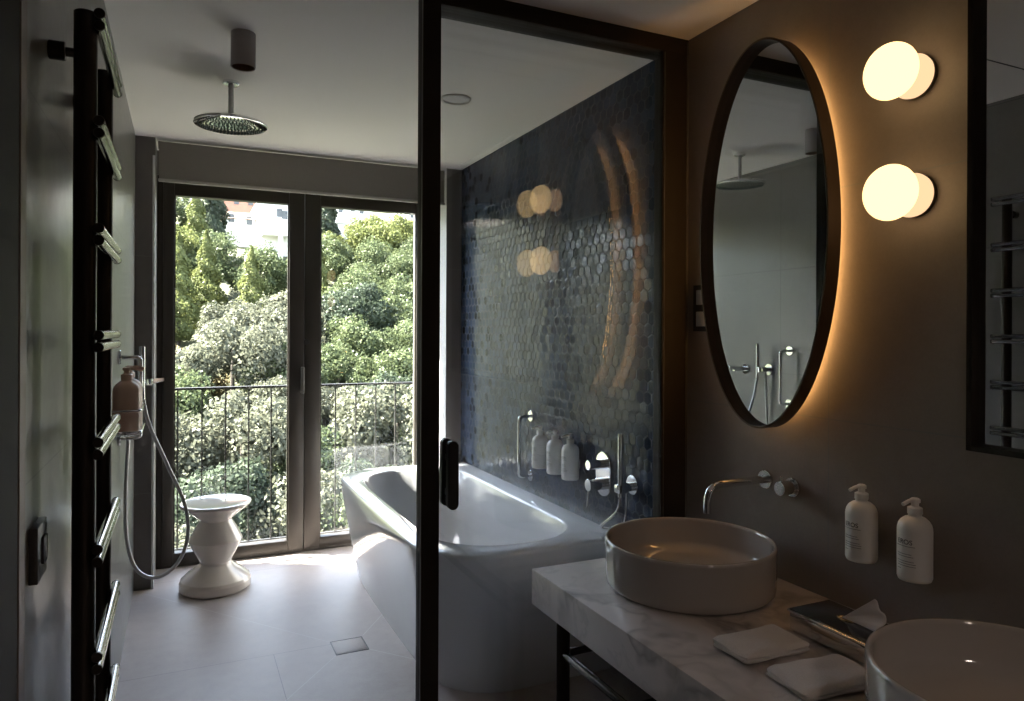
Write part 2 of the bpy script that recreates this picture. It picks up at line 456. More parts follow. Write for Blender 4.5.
# ------------------------------------------------------------------ glass partition
g = empty('glass_partition', (1.18, YG, 0), 'dark bronze framed glass shower partition with sliding panels', 'glass partition')
b = BM(); box(b, .668, .727, YG-.045, YG+.005, 0, ZC, .002); obj('front_post', b, m_frame, g)
b = BM(); box(b, .726, .738, YG-.01, YG+.09, 0, ZC, .002); obj('rear_post', b, m_frame, g)
b = BM(); box(b, .6665, .6690, YG-.047, YG-.040, 0, ZC-.002); obj('post_edge_strip', b, m_frame2, g)
b = BM()
box(b, .725, 1.68, YG-.045, YG-.02, 2.445, ZC, .002)
box(b, .725, 1.68, YG-.02, YG+.03, 2.458, ZC, .002)
box(b, .725, 1.68, YG+.03, YG+.11, 2.472, ZC, .002)
obj('header', b, m_frame, g)
b = BM()
box(b, 1.566, 1.68, YG-.045, YG-.02, 0, 2.447, .002)
box(b, 1.600, 1.68, YG-.02, YG+.03, 0, 2.46, .002)
box(b, 1.642, 1.68, YG+.03, YG+.11, 0, 2.473, .002)
obj('wall_jamb', b, m_frame, g)
b = BM(); box(b, 1.597, 1.601, YG-.021, YG-.017, 0, 2.446, .001); box(b, 1.638, 1.643, YG+.03, YG+.036, 0, 2.46, .001); box(b, 1.672, 1.678, YG-.048, YG-.044, 0, 2.49, .001); box(b, 1.572, 1.575, YG-.048, YG-.044, 0, 2.44, .001); obj('jamb_strip', b, m_frame2, g)
b = BM(); box(b, .67, 1.68, YG-.045, YG+.11, 0, .03, .002); obj('bottom_track', b, m_frame, g)
b = BM(); box(b, .722, 1.602, YG-.004, YG+.004, .03, 2.462); f1 = obj('glass_panel', b, m_glass, g, smooth=False)
b = BM(); box(b, .734, 1.645, YG+.071, YG+.079, .03, 2.476); f2 = obj('glass_panel', b, m_glass, g, smooth=False)
def capsule(b, x0, x1, y0, y1, z0, z1):
    r_ = (x1-x0)/2; xc = (x0+x1)/2; n = 12
    lp = [(xc+r_*math.cos(PI*i/n), z1-r_+r_*math.sin(PI*i/n)) for i in range(n+1)] + [(xc-r_*math.cos(PI*i/n), z0+r_-r_*math.sin(PI*i/n)) for i in range(n+1)]
    k = .003
    def ring(y, s): return [(xc+(x-xc)*s, y, (z0+z1)/2+(z-(z0+z1)/2)*(1-(1-s)*.15)) for x, z in lp]
    loft(b, [ring(y0, .85), ring(y0+k, 1), ring(y1-k, 1), ring(y1, .85)])
b = BM(); capsule(b, .757, .792, YG-.045, YG-.018, .872, 1.088)
box(b, .767, .782, YG-.02, YG-.003, .91, .93); box(b, .767, .782, YG-.02, YG-.003, 1.02, 1.04)
obj('handle', b, m_black, f1)
b = BM(); capsule(b, .757, .792, YG+.018, YG+.045, .872, 1.088)
box(b, .767, .782, YG+.003, YG+.02, .91, .93); box(b, .767, .782, YG+.003, YG+.02, 1.02, 1.04)
obj('handle', b, m_black, f1)

# ------------------------------------------------------------------ bathtub
t = empty('bathtub', (1.25, 3.42, 0), 'white bathtub with a rounded front standing against the dark blue tiled wall', 'bathtub')
b = BM()
def ringz(x0, x1, y0, y1, rr, z, bulge=0):
    out = []; x0 += .014; bulge *= .6
    for (x, y) in rrect(x0, x1, y0, y1, (rr, .02, .02, rr*.9), 14, 16):
        k = max(0, 1-((y-(y0+y1)/2)/((y1-y0)/2))**2)
        wgt = max(0, 1-(x-x0)/.4)
        out.append((x-bulge*k*wgt, y, z))
    return out
W1 = 1.678
RO = [ringz(.925, W1, 2.575, 4.30, .28, 0, .02), ringz(.92, W1, 2.565, 4.305, .28, .02, .02), ringz(.885, W1, 2.535, 4.335, .28, .20, .02),
      ringz(.858, W1, 2.505, 4.36, .28, .36, .02), ringz(.838, W1, 2.487, 4.375, .28, .50, .02), ringz(.833, W1, 2.480, 4.38, .28, .565, .02),
      ringz(.835, W1, 2.482, 4.378, .28, .576, .02), ringz(.842, W1, 2.489, 4.371, .28, .581, .02)]
def iring(x0, x1, y0, y1, rr, z, bulge=.012):
    out = []; x0 += .01
    for (x, y) in rrect(x0, x1, y0, y1, (rr, rr*.95, rr*.95, rr), 14, 16):
        k = max(0, 1-((y-(y0+y1)/2)/((y1-y0)/2))**2)
        wgt = max(0, 1-(x-x0)/.4)
        out.append((x-bulge*k*wgt, y, z))
    return out
RI = [iring(.925, 1.575, 2.585, 4.275, .29, .581), iring(.932, 1.568, 2.593, 4.267, .285, .578), iring(.938, 1.562, 2.60, 4.26, .28, .568),
      iring(.955, 1.545, 2.63, 4.22, .27, .45), iring(.975, 1.525, 2.70, 4.14, .26, .28), iring(1.01, 1.49, 2.80, 4.02, .22, .17), iring(1.06, 1.44, 2.90, 3.90, .18, .14)]
loft(b, RO+RI, True, True)
obj('tub_shell', b, m_tub, t, angle=50)
b = BM(); cyl(b, (.955, 3.30, .50), .028, -.006, .012, 'X', 28); obj('overflow_cap', b, m_chrome, t)
b = BM(); cyl(b, (1.25, 3.30, .14), .03, 0, .006, 'Z', 28); obj('drain_cap', b, m_chrome, t)

# ------------------------------------------------------------------ stool
b = BM()
lathe(b, [(.165, .0), (.180, .002), (.187, .012), (.187, .045), (.180, .062), (.150, .088), (.108, .118), (.086, .140), (.082, .150), (.087, .163), (.115, .215), (.138, .262), (.141, .270), (.138, .278), (.110, .335), (.086, .372), (.084, .380), (.090, .390), (.135, .425), (.170, .450), (.184, .461), (.187, .468), (.187, .474), (.184, .479), (.178, .480), (.17, .479), (.05, .478)], (.18, 4.30, 0), 'Z', 96)
tag(obj('stool', b, m_stool, loc=(.18, 4.30, 0), angle=22), 'white glazed hourglass stool by the balcony doors', 'stool')

# floor drain
d = empty('floor_drain', (.70, 3.25, .0), 'square tile-filled drain cover set in the grey floor', 'drain')
b = BM()
for q in ((.626, .774, 3.176, 3.181), (.626, .774, 3.319, 3.324), (.626, .631, 3.176, 3.324), (.769, .774, 3.176, 3.324)): box(b, *q, 0, .0015)
obj('drain_frame', b, simple('drain_dark_gap', (.04, .04, .04), .4, .3), d, smooth=False)
b = BM(); box(b, .634, .766, 3.184, 3.316, 0, .002, .0008); obj('drain_cover', b, m_floor, d)

# ------------------------------------------------------------------ washstand
vs = empty('washstand', (1.35, .8, 0), 'veined marble washstand on dark metal legs along the right wall', 'washstand')
CX0, CZ1, CZ0, CY1 = 1.020, .674, .562, 2.04
b = BM(); box(b, CX0, XR-.002, -.45, CY1, CZ0, CZ1, .0025, 2); obj('worktop', b, m_marble, vs)
for (lx, ly) in ((1.10, 1.975), (1.60, 1.975), (1.10, -.3), (1.60, -.3)):
    b = BM(); cyl(b, (lx, ly, 0), .021, 0, CZ0, 'Z', 24); obj('leg', b, m_frame, vs)
b = BM(); tube(b, [(1.10, -.3, .415), (1.10, 1.975, .415)], .0125); obj('rail', b, m_bar, vs)
b = BM(); tube(b, [(1.60, -.3, .415), (1.60, 1.975, .415)], .0125); obj('rail', b, m_bar, vs)
for yy in (1.975, -.3):
    b = BM(); tube(b, [(1.10, yy, .415), (1.60, yy, .415)], .0125); obj('rail', b, m_bar, vs)
    b = BM(); box(b, 1.09, 1.61, yy-.018, yy+.018, CZ0-.03, CZ0-.001, .002); obj('cross_bearer', b, m_frame, vs)
# traps under the basins
def trap(y, label):
    e = empty('basin_trap', (1.45, y, .33), label, 'waste pipe', 'chrome traps under the worktop')
    b = BM(); cyl(b, (1.42, y, 0), .033, .33, .45, 'Z'); cyl(b, (1.42, y, 0), .016, .45, CZ0, 'Z'); obj('bottle_trap', b, m_chrome, e)
    b = BM(); tube(b, bend([(1.44, y, .42), (1.56, y, .42), (XR-.002, y, .42)], .02), .015); obj('waste_pipe', b, m_chrome, e)
    b = BM(); tube(b, spline([(1.38, y+.08, .55), (1.36, y+.12, .40), (1.42, y+.16, .30), (1.55, y+.14, .33), (1.66, y+.1, .40)]), .006); obj('supply_hose', b, m_hose, e)
trap(1.72, 'chrome waste trap under the marble worktop, below the farther basin')
trap(.79, 'chrome waste trap under the marble worktop, below the nearer basin')

def basin(x, y, label):
    z = CZ1
    e = empty('wash_basin', (x, y, z), label, 'basin', 'round vessel basins on the washstand')
    b = BM(); r = .25
    lathe(b, [(r*.62, 0), (r-.022, 0), (r-.010, .003), (r-.003, .012), (r-.001, .03), (r, .13), (r-.001, .137), (r-.004, .140), (r-.008, .140), (r-.011, .137), (r-.013, .130),
              (r-.0145, .065), (r-.026, .046), (r-.06, .035), (r-.12, .026), (.03, .020)], (x, y, z), 'Z', 96)
    obj('bowl', b, m_ceramic, e, angle=60)
    b = BM(); lathe(b, [(.032, .019), (.032, .024), (.028, .029), (.01, .031)], (x, y, z), 'Z', 32); obj('drain_plug', b, m_ceramic, e)
    return e
basin(1.384, 1.715, 'round taupe vessel basin under the oval mirror, fully in view')
basin(1.384, .789, 'round taupe vessel basin at the near end of the washstand, cut by the frame')

# tap
fc = empty('wall_faucet', (XR, 1.66, .968), 'chrome wall mounted basin tap with curved spout below the oval mirror', 'tap')
b = BM(); cyl(b, (0, 1.704, .969), .029, XR-.010, XR, 'X', 40); obj('wall_plate', b, m_chrome, fc)
b = BM(); tube(b, bend([(XR-.008, 1.704, .969), (1.444, 1.704, .969), (1.444, 1.704, .886)], .055, 12), .0115, 24); obj('spout', b, m_chrome, fc)
b = BM(); cyl(b, (0, 1.595, .965), .029, XR-.010, XR, 'X', 40); h_ = obj('handle_plate', b, m_chrome, fc)
b = BM(); cyl(b, (0, 1.595, .965), .021, XR-.058, XR-.010, 'X', 40); obj('turn_handle', b, m_chrome, h_)
b = BM(); tube(b, [(XR-.048, 1.595, .965), (XR-.048, 1.595, 1.0)], .004, 12); obj('lever_pin', b, m_chrome, h_)

# ------------------------------------------------------------------ text wrapped on a bottle
def text_bm(bm, s, size, r, ax, ay, z, facing, bold=0):
    cu = bpy.data.curves.new('t', 'FONT'); cu.body = s; cu.size = size; cu.align_x = 'CENTER'; cu.offset = bold
    o = bpy.data.objects.new('t', cu); COL.objects.link(o)
    dg = bpy.context.evaluated_depsgraph_get(); dg.update()
    me = bpy.data.meshes.new_from_object(o.evaluated_get(dg))
    tb = BM(); tb.from_mesh(me)
    bmesh.ops.triangulate(tb, faces=tb.faces)
    for v in tb.verts:
        a = facing + v.co.x/r
        rr = r + .0003
        v.co = Vector((ax+rr*math.cos(a), ay+rr*math.sin(a), z+v.co.y))
    tm = bpy.data.meshes.new('t2'); tb.to_mesh(tm); tb.free(); bm.from_mesh(tm)
    bpy.data.objects.remove(o); bpy.data.curves.remove(cu); bpy.data.meshes.remove(me); bpy.data.meshes.remove(tm)
def bar_bm(bm, w_, h_, r, ax, ay, z, facing, x0):
    n = 8; rr = r+.0003; vs_ = []
    for i in range(n+1):
        a = facing+(x0+w_*i/n)/r
        vs_.append((bm.verts.new((ax+rr*math.cos(a), ay+rr*math.sin(a), z)), bm.verts.new((ax+rr*math.cos(a), ay+rr*math.sin(a), z+h_))))
    for p, q in zip(vs_, vs_[1:]): bm.faces.new((p[0], q[0], q[1], p[1]))
def bottle(x, y, z, dirx, label, cat='soap dispenser', group=None, m=None, wallx=None, clip=True, s=1, text=True):
    m = m or m_bottle
    e = empty('soap_dispenser', (x, y, z), label, cat, group)
    R = .039*s
    b = BM()
    R *= 1.06
    lathe(b, [(R*.7, 0), (R*.93, .002), (R, .010), (R, .128*s), (R*.985, .136*s), (R*.93, .145*s), (R*.80, .154*s), (R*.60, .161*s), (R*.42, .164*s), (R*.38, .166*s), (R*.38, .172*s)], (x, y, z), 'Z', 48)
    body = obj('bottle_body', b, m, e, angle=60)
    b = BM(); lathe(b, [(R*.40, .170*s), (R*.43, .171*s), (R*.43, .186*s), (R*.36, .188*s), (R*.22, .190*s), (R*.22, .199*s), (R*.30, .200*s), (R*.30, .208*s), (R*.2, .211*s)], (x, y, z), 'Z', 32)
    # nozzle
    pts = [(x, y, z+.206*s), (x+dirx*.022*s, y, z+.206*s), (x+dirx*.046*s, y, z+.199*s)]
    tube(b, bend(pts, .008), .0048*s, 12)
    obj('pump_head', b, m, e)
    if text:
        fa = PI if dirx < 0 else 0
        b = BM()
        text_bm(b, 'EROS', .017*s, R, x, y, z+.098*s, fa, .0002)
        for k, (zz, x0, ww) in enumerate(((.092, -.026, .052), (.072, -.022, .040), (.066, -.022, .044), (.054, -.022, .046), (.048, -.022, .050), (.042, -.022, .050), (.034, -.022, .014))):
            bar_bm(b, ww*s, .0012*s, R, x, y, z+zz*s, fa, x0*s)
        obj('printed_label', b, m_ink, body, smooth=False)
    if clip and wallx is not None:
        b = BM(); a_, c_ = sorted((wallx, x+(R-.004)*(1 if wallx > x else -1)))
        box(b, a_, c_, y-.012, y+.012, z+.05*s, z+.09*s, .003); obj('wall_clip', b, m_bottle, e)
    return e
bottle(1.630, 1.317, .832, -1, 'white pump bottle on the grey wall, the farther of the two by the sinks', group='pump bottles by the basins', wallx=XR, s=.95)
bottle(1.630, 1.166, .828, -1, 'white pump bottle on the grey wall, the nearer of the two by the sinks', group='pump bottles by the basins', wallx=XR, s=.95)
for y, w_ in ((3.178, 'beside the chrome grab rail, leftmost of three'), (3.02, 'in the middle of three'), (2.872, 'beside the chrome mixer, rightmost of three')):
    bottle(1.633, y, .750, -1, 'white pump bottle on the blue mosaic wall, '+w_, group='pump bottles over the bathtub', wallx=XR)

# ------------------------------------------------------------------ bath fittings on the mosaic wall
def grab(wx, y, z0, z1, out, label, name='grab_rail'):
    e = empty(name, (wx, y, z0), label, 'grab rail')
    s_ = 1 if out > 0 else -1
    b = BM(); tube(b, bend([(wx+s_*.004, y, z0), (wx+out, y, z0), (wx+out, y, z1), (wx+s_*.004, y, z1)], .02, 8), .009, 20); obj('bar', b, m_chrome, e)
    for z in (z0, z1):
        b = BM(); a_, c_ = sorted((wx, wx+s_*.009)); cyl(b, (0, y, z), .029, a_, c_, 'X', 36); obj('wall_plate', b, m_chrome, e)
grab(XR, 3.368, .673, .987, -.072, 'chrome grab rail on the dark blue mosaic wall above the bathtub')
grab(XL, 3.30, .99, 1.32, .080, 'chrome grab rail on the left wall behind the beige bottles')

mx = empty('bath_mixer', (XR, 2.654, .81), 'chrome two-knob bath mixer on a rounded wall plate', 'mixer tap')
b = BM()
lp = [(.058*math.cos(a)*1, .058*math.sin(a)+(.04 if math.sin(a) >= 0 else -.04)) for a in [2*PI*i/48 for i in range(48)]]
loft(b, [[(XR, 2.654+p, .812+q) for p, q in lp], [(XR-.006, 2.654+p, .812+q) for p, q in lp], [(XR-.010, 2.654+p*.95, .812+q*.97) for p, q in lp]]); obj('wall_plate', b, m_chrome, mx, angle=50)
b = BM(); cyl(b, (0, 2.654, .856), .021, XR-.085, XR-.010, 'X', 40); obj('upper_knob', b, m_chrome, mx)
b = BM(); cyl(b, (0, 2.654, .770), .026, XR-.085, XR-.010, 'X', 40)
tube(b, [(XR-.080, 2.654, .760), (XR-.086, 2.654, .675)], .0042, 12); obj('lower_knob', b, m_chrome, mx)

hs = empty('hand_shower', (XR, 2.434, .808), 'chrome stick hand shower in its holder on the blue mosaic wall', 'hand shower')
b = BM(); cyl(b, (0, 2.434, .808), .040, XR-.009, XR, 'X', 40); obj('wall_plate', b, m_chrome, hs)
b = BM(); cyl(b, (0, 2.434, .800), .018, XR-.075, XR-.009, 'X', 32); box(b, XR-.085, XR-.045, 2.408, 2.448, .782, .815, .004); obj('holder', b, m_chrome, hs)
b = BM(); tube(b, [(1.614, 2.428, .765), (1.614, 2.428, 1.020)], .0115, 24); obj('hand_piece', b, m_chrome, hs)
b = BM(); tube(b, spline([(1.614, 2.428, .768), (1.608, 2.450, .70), (1.600, 2.55, .62), (1.625, 2.56, .605), (1.645, 2.48, .62), (1.640, 2.43, .68), (1.640, 2.425, .785)], 10), .0055, 12); obj('hose', b, m_chrome, hs)

# ------------------------------------------------------------------ fittings on the left wall
hl = empty('hand_shower', (XL, 3.46, 1.19), 'chrome hand shower with long looping hose on the left wall', 'hand shower')
b = BM(); cyl(b, (0, 3.47, 1.195), .036, XL, XL+.009, 'X', 36); obj('wall_plate', b, m_chrome, hl)
b = BM(); cyl(b, (0, 3.47, 1.195), .016, XL+.009, XL+.075, 'X', 28); box(b, XL+.05, XL+.085, 3.47, 3.508, 1.178, 1.212, .004); obj('holder', b, m_chrome, hl)
b = BM(); tube(b, [(XL+.078, 3.495, 1.13), (XL+.078, 3.495, 1.36)], .0115, 20); obj('hand_piece', b, m_chrome, hl)
b = BM(); tube(b, spline([(XL+.078, 3.495, 1.155), (-.125, 3.50, 1.02), (-.05, 3.50, .83), (.018, 3.48, .66), (.030, 3.46, .52), (-.01, 3.42, .42), (-.09, 3.40, .375), (-.165, 3.42, .41), (-.205, 3.44, .53), (-.213, 3.46, .72), (-.205, 3.47, .95), (-.195, 3.47, 1.18)], 10), .0078, 14); obj('hose', b, m_hose, hl)
ml = empty('shower_mixer', (XL, 3.68, 1.19), 'chrome lever mixer on the left wall nearest the balcony doors', 'mixer tap')
b = BM(); cyl(b, (0, 3.68, 1.19), .035, XL, XL+.009, 'X', 36); obj('wall_plate', b, m_chrome, ml)
b = BM(); cyl(b, (0, 3.68, 1.19), .015, XL+.009, XL+.11, 'X', 28); obj('mixer_body', b, m_chrome, ml)
b = BM(); loft(b, [[(XL+.085, 3.662, 1.180), (XL+.085, 3.698, 1.180), (XL+.085, 3.698, 1.206), (XL+.085, 3.662, 1.206)], [(XL+.165, 3.66, 1.196), (XL+.165, 3.70, 1.196), (XL+.168, 3.70, 1.212), (XL+.168, 3.66, 1.212)]]); obj('lever', b, m_chrome, ml, smooth=False)

# beige pump bottles in a chrome wall holder
rk = empty('bottle_holder', (XL, 2.93, 1.07), 'chrome wall rack carrying the beige pump bottles on the left wall', 'holder')
b = BM()
tube(b, bend([(XL+.003, 2.80, 1.075), (XL+.105, 2.80, 1.075), (XL+.105, 3.06, 1.075), (XL+.003, 3.06, 1.075)], .02), .005, 12)
tube(b, bend([(XL+.003, 2.80, 1.15), (XL+.105, 2.80, 1.15), (XL+.105, 3.06, 1.15), (XL+.003, 3.06, 1.15)], .02), .004, 12)
box(b, XL+.002, XL+.1, 2.80, 3.06, 1.066, 1.072, .001)
obj('rack_frame', b, m_chrome, rk)
b = BM(); box(b, XL, XL+.008, 2.785, 3.075, 1.05, 1.17, .003); obj('wall_plate', b, m_steel, rk)
bottle(XL+.058, 2.855, 1.0725, 1, 'beige pump bottle in the chrome left-wall rack, nearer of two', group='beige bottles in the rack', m=m_bottle2, clip=False, s=1.08, text=False)
bottle(XL+.058, 2.985, 1.0725, 1, 'beige pump bottle in the chrome left-wall rack, farther of two', group='beige bottles in the rack', m=m_bottle2, clip=False, s=1.08, text=False)

# ------------------------------------------------------------------ towel warmer
tw = empty('towel_warmer', (XL, 1.78, .25), 'tall dark towel warmer with paired cross bars on the left wall', 'towel warmer')
PX, PY = -.170, (1.605, 1.955)
for y in PY:
    b = BM(); cyl(b, (PX, y, 0), .0205, .22, 2.047, 'Z', 32, .002); obj('upright', b, m_post, tw)
for y in PY:
    for z in (1.965, .42):
        b = BM(); cyl(b, (0, y, z), .018, XL, XL+.028, 'X', 24); cyl(b, (0, y, z), .009, XL+.026, PX-.01, 'X', 16); obj('wall_bracket', b, m_post, tw)
for k in range(9):
    for dz in (0, -.0235):
        z = 2.036-.2052*k+dz
        b = BM(); tube(b, [(-.1435, 1.572, z), (-.1435, 2.0, z)], .0092, 20); o = obj('cross_bar', b, m_bar, tw)
        b = BM(); cyl(b, (-.1435, 0, z), .0098, 1.566, 1.574, 'Y', 20); obj('end_cap', b, m_post, o)
        b = BM(); cyl(b, (-.1435, 0, z), .0098, 1.998, 2.006, 'Y', 20); obj('end_cap', b, m_post, o)
        
# electrical plates
sw = empty('wall_switch', (XL, 1.47, 1.05), 'dark square switch plate on the left wall in front of the towel warmer', 'switch')
b = BM(); box(b, XL, XL+.014, 1.425, 1.515, 1.0, 1.095, .002); obj('plate', b, simple('grey_metal_plate', (.07, .068, .065), .4, .5), sw)
b = BM(); box(b, XL+.012, XL+.018, 1.455, 1.492, 1.025, 1.072, .006, 3); obj('rocker', b, m_black, sw)
sp = empty('wall_switch', (XR, 2.02, 1.52), 'black double switch plate between partition and oval mirror', 'switch')
b = BM(); box(b, XR-.010, XR, 1.965, 2.052, 1.435, 1.60, .002); obj('plate', b, m_black, sp)
for z0 in (1.453, 1.530):
    b = BM(); box(b, XR-.014, XR-.008, 1.978, 2.032, z0, z0+.052, .002); obj('button', b, m_switchw, sp)

# ------------------------------------------------------------------ oval mirror
def ell(a, b_, x, yc=1.646, zc=1.730, n=128):
    out = []
    for i in range(n):
        t = 2*PI*i/n
        c, s = math.cos(t), math.sin(t)
        out.append((x, yc+a*c, zc+b_*s))
    return out
om = empty('oval_mirror', (XR, 1.634, 1.14), 'tall oval backlit mirror with a deep dark rim above the farther basin', 'mirror')
A, B = .264, .588
b = BM(); loft(b, [ell(A-.006, B-.006, 1.628), ell(A, B, 1.627), ell(A, B, 1.580), ell(A-.001, B-.001, 1.579), ell(A-.006, B-.006, 1.579), ell(A-.007, B-.007, 1.580), ell(A-.007, B-.007, 1.612)], False, False)
obj('rim', b, simple('brown_bronze_rim', (.075, .050, .034), .4, .3), om, angle=40)
b = BM(); loft(b, [ell(A-.008, B-.008, 1.606), ell(A-.008, B-.008, 1.626)], True, True); obj('mirror_glass', b, m_mirror, om, smooth=False)
b = BM(); loft(b, [ell(A-.0075, B-.0075, 1.6262), ell(A-.0075, B-.0075, 1.628)]); loft(b, [ell(A-.064, B-.064, 1.627), ell(A-.064, B-.064, 1.679)]); obj('back_box', b, m_black, om, smooth=True, angle=60)
b = BM(); loft(b, [ell(A-.063, B-.063, 1.655), ell(A-.056, B-.056, 1.655), ell(A-.056, B-.056, 1.664), ell(A-.063, B-.063, 1.664)], False, False)
obj('led_strip', b, m_led, om)

# ------------------------------------------------------------------ rectangular mirror
rm = empty('rectangular_mirror', (XR, .65, 1.17), 'dark framed rectangular mirror cut by the right edge', 'mirror')
ry0, ry1, rz0, rz1, xf = .15, .998, 1.175, 2.46, 1.56
b = BM()
box(b, xf, XR-.004, ry1-.013, ry1, rz0, rz1, .001); box(b, xf, XR-.004, ry0, ry0+.013, rz0, rz1, .001)
box(b, xf, XR-.004, ry0, ry1, rz0, rz0+.013, .001); box(b, xf, XR-.004, ry0, ry1, rz1-.013, rz1, .001)
obj('mirror_frame', b, m_frame, rm)
b = BM(); box(b, xf+.024, xf+.03, ry0+.01, ry1-.01, rz0+.01, rz1-.01); obj('mirror_glass', b, m_mirror, rm, smooth=False)

# ------------------------------------------------------------------ sconces
def sconce(z, label):
    y = 1.20
    e = empty('wall_sconce', (XR, y, z), label, 'wall lamp', 'lit wall lamps beside the oval mirror')
    b = BM(); cyl(b, (0, y, z), .054, XR-.012, XR, 'X', 48); obj('wall_plate', b, m_frame2, e)
    b = BM(); lathe(b, [(.03, -.040), (.046, -.038), (.053, -.030), (.055, -.020), (.053, -.012)], (XR, y, z), 'X', 48); obj('opal_base', b, m_globe2, e)
    b = BM(); n = 20; rr, tt = .069, .046
    prof = [(max(.0015, rr*math.sin(PI*i/n)), -.100-tt*math.cos(PI*i/n)) for i in range(n+1)]
    lathe(b, prof, (XR, y, z), 'X', 56); obj('opal_globe', b, m_globe, e, angle=80)
sconce(2.075, 'round glowing wall lamp beside the oval mirror, upper of two')
sconce(1.777, 'round glowing wall lamp beside the oval mirror, lower of two')

# ------------------------------------------------------------------ ceiling things
dl = empty('ceiling_downlight', (.199, 2.735, ZC), 'taupe cylinder downlight on the ceiling', 'ceiling lamp')
b = BM(); lathe(b, [(.042, 0), (.0425, -.002), (.0425, -.122), (.0405, -.124), (.039, -.122), (.039, -.06), (.01, -.055)], (.199, 2.735, ZC), 'Z', 48); obj('lamp_body', b, m_lampcyl, dl, angle=50)
b = BM(); lathe(b, [(.0388, -.121), (.0388, -.062), (.03, -.07), (.022, -.075)], (.199, 2.735, ZC), 'Z', 40, cap0=False); obj('inner_reflector', b, m_lampin, dl)
rh = empty('rain_shower', (.191, 3.29, ZC), 'round chrome rain shower head hanging from the ceiling', 'shower head')
c = (.191, 3.29, 0)
b = BM(); lathe(b, [(.034, ZC), (.034, ZC-.010), (.030, ZC-.014), (.014, ZC-.016)], c, 'Z', 40); obj('ceiling_rose', b, m_chrome, rh)
b = BM(); cyl(b, c, .0115, 2.335, ZC-.012, 'Z', 24); obj('drop_pipe', b, m_steel, rh)
b = BM(); lathe(b, [(.02, 2.337), (.035, 2.330), (.144, 2.324), (.149, 2.320), (.149, 2.313), (.145, 2.310), (.06, 2.310)], c, 'Z', 64); hd = obj('spray_head', b, m_chrome, rh, angle=50)
b = BM()
for rr in range(1, 9):
    for k in range(rr*7):
        a = 2*PI*k/(rr*7)+rr*.3
        x, y = c[0]+rr*.0165*math.cos(a), c[1]+rr*.0165*math.sin(a)
        lathe(b, [(.0034, 2.3105), (.0026, 2.3065)], (x, y, 0), 'Z', 6)
obj('nozzle_grid', b, simple('rubber_nozzle', (.03, .05, .06), .5), hd)
b = BM(); lathe(b, [(.07, ZC), (.071, ZC-.004), (.066, ZC-.009), (.058, ZC-.009), (.054, ZC-.003), (.03, ZC-.002)], (1.14, 3.08, 0), 'Z', 48)
tag(obj('ceiling_speaker_ring', b, simple('pale_grey_ring', (.42, .42, .42), .5), loc=(1.14, 3.08, ZC), angle=50), 'pale round recessed ceiling fitting above the bathtub', 'ceiling fitting')

el = empty('fill_lamp', (.80, -1.3, ZC), 'added round fill lamp on the ceiling, unseen behind the viewpoint', 'ceiling lamp')  # fill light added out of view to brighten the washstand side
b = BM(); lathe(b, [(.19, 0), (.192, -.004), (.192, -.14), (.188, -.14), (.186, -.02)], (.80, -1.3, ZC), 'Z', 48, cap1=False); obj('fill_lamp_skirt', b, m_black, el)  # black skirt keeps the added glowing disc out of glass reflections
b = BM(); lathe(b, [(.184, -.012), (.16, -.020), (.02, -.022)], (.80, -1.3, ZC), 'Z', 48); obj('fill_lamp_disc', b, emit_mat('fill_lamp_lit', (1.0, .82, .70), 68), el)

# ------------------------------------------------------------------ tissue box and cloths
tb = empty('tissue_box', (1.47, 1.215, CZ1), 'chrome tissue box with dark glossy top between the basins', 'tissue box')
b = BM(); box(b, 1.405, 1.545, 1.09, 1.345, CZ1+.006, CZ1+.050, .003); 
for (x, y) in ((1.415, 1.10), (1.535, 1.10), (1.415, 1.335), (1.535, 1.335)): cyl(b, (x, y, 0), .006, CZ1, CZ1+.007, 'Z', 12)
obj('box_body', b, m_chrome, tb)
b = BM(); box(b, 1.400, 1.550, 1.085, 1.350, CZ1+.050, CZ1+.056, .0015); lid = obj('box_lid', b, m_chrome, tb)
b = BM(); box(b, 1.405, 1.545, 1.090, 1.345, CZ1+.0555, CZ1+.058, .0008); obj('top_panel', b, m_navy, lid)
b = BM(); n = 40
loft(b, [[(1.475+(.012+q*math.cos(2*PI*j/12))*math.cos(2*PI*i/n)*.8, 1.235+(.012+q*math.cos(2*PI*j/12))*math.sin(2*PI*i/n)*1.7, CZ1+.059+q*math.sin(2*PI*j/12)) for j in range(12)] for i in range(n+1) for q in (.0022,)], False, False)
obj('slot_ring', b, m_gold, lid)
b = BM()
cols = 18; rows = 14
top = {}
def tis(s, t):
    # t from the slot to the free edge, s from the lower to the upper corner of the pinched sheet
    x = 1.472 + .020*t*math.sin(PI*s*1.1) + .004*math.sin(s*11+t*4)*t
    y = 1.243 - .098*t - .006*t*math.sin(s*5)
    z = CZ1+.0600 + .078*t*s + .003*t*math.sin(s*16)*(s > .03)
    return (x, y, z)
gr = [[b.verts.new(tis(i/cols, j/rows)) for i in range(cols+1)] for j in range(rows+1)]
for j in range(rows):
    for i in range(cols): b.faces.new((gr[j][i], gr[j][i+1], gr[j+1][i+1], gr[j+1][i]))
to = obj('tissue', b, m_tissue, None, loc=(1.475, 1.235, CZ1+.057), angle=180)
sm = to.modifiers.new('s', 'SOLIDIFY'); sm.thickness = .0012
tag(to, 'white tissue standing out of the chrome box', 'tissue')

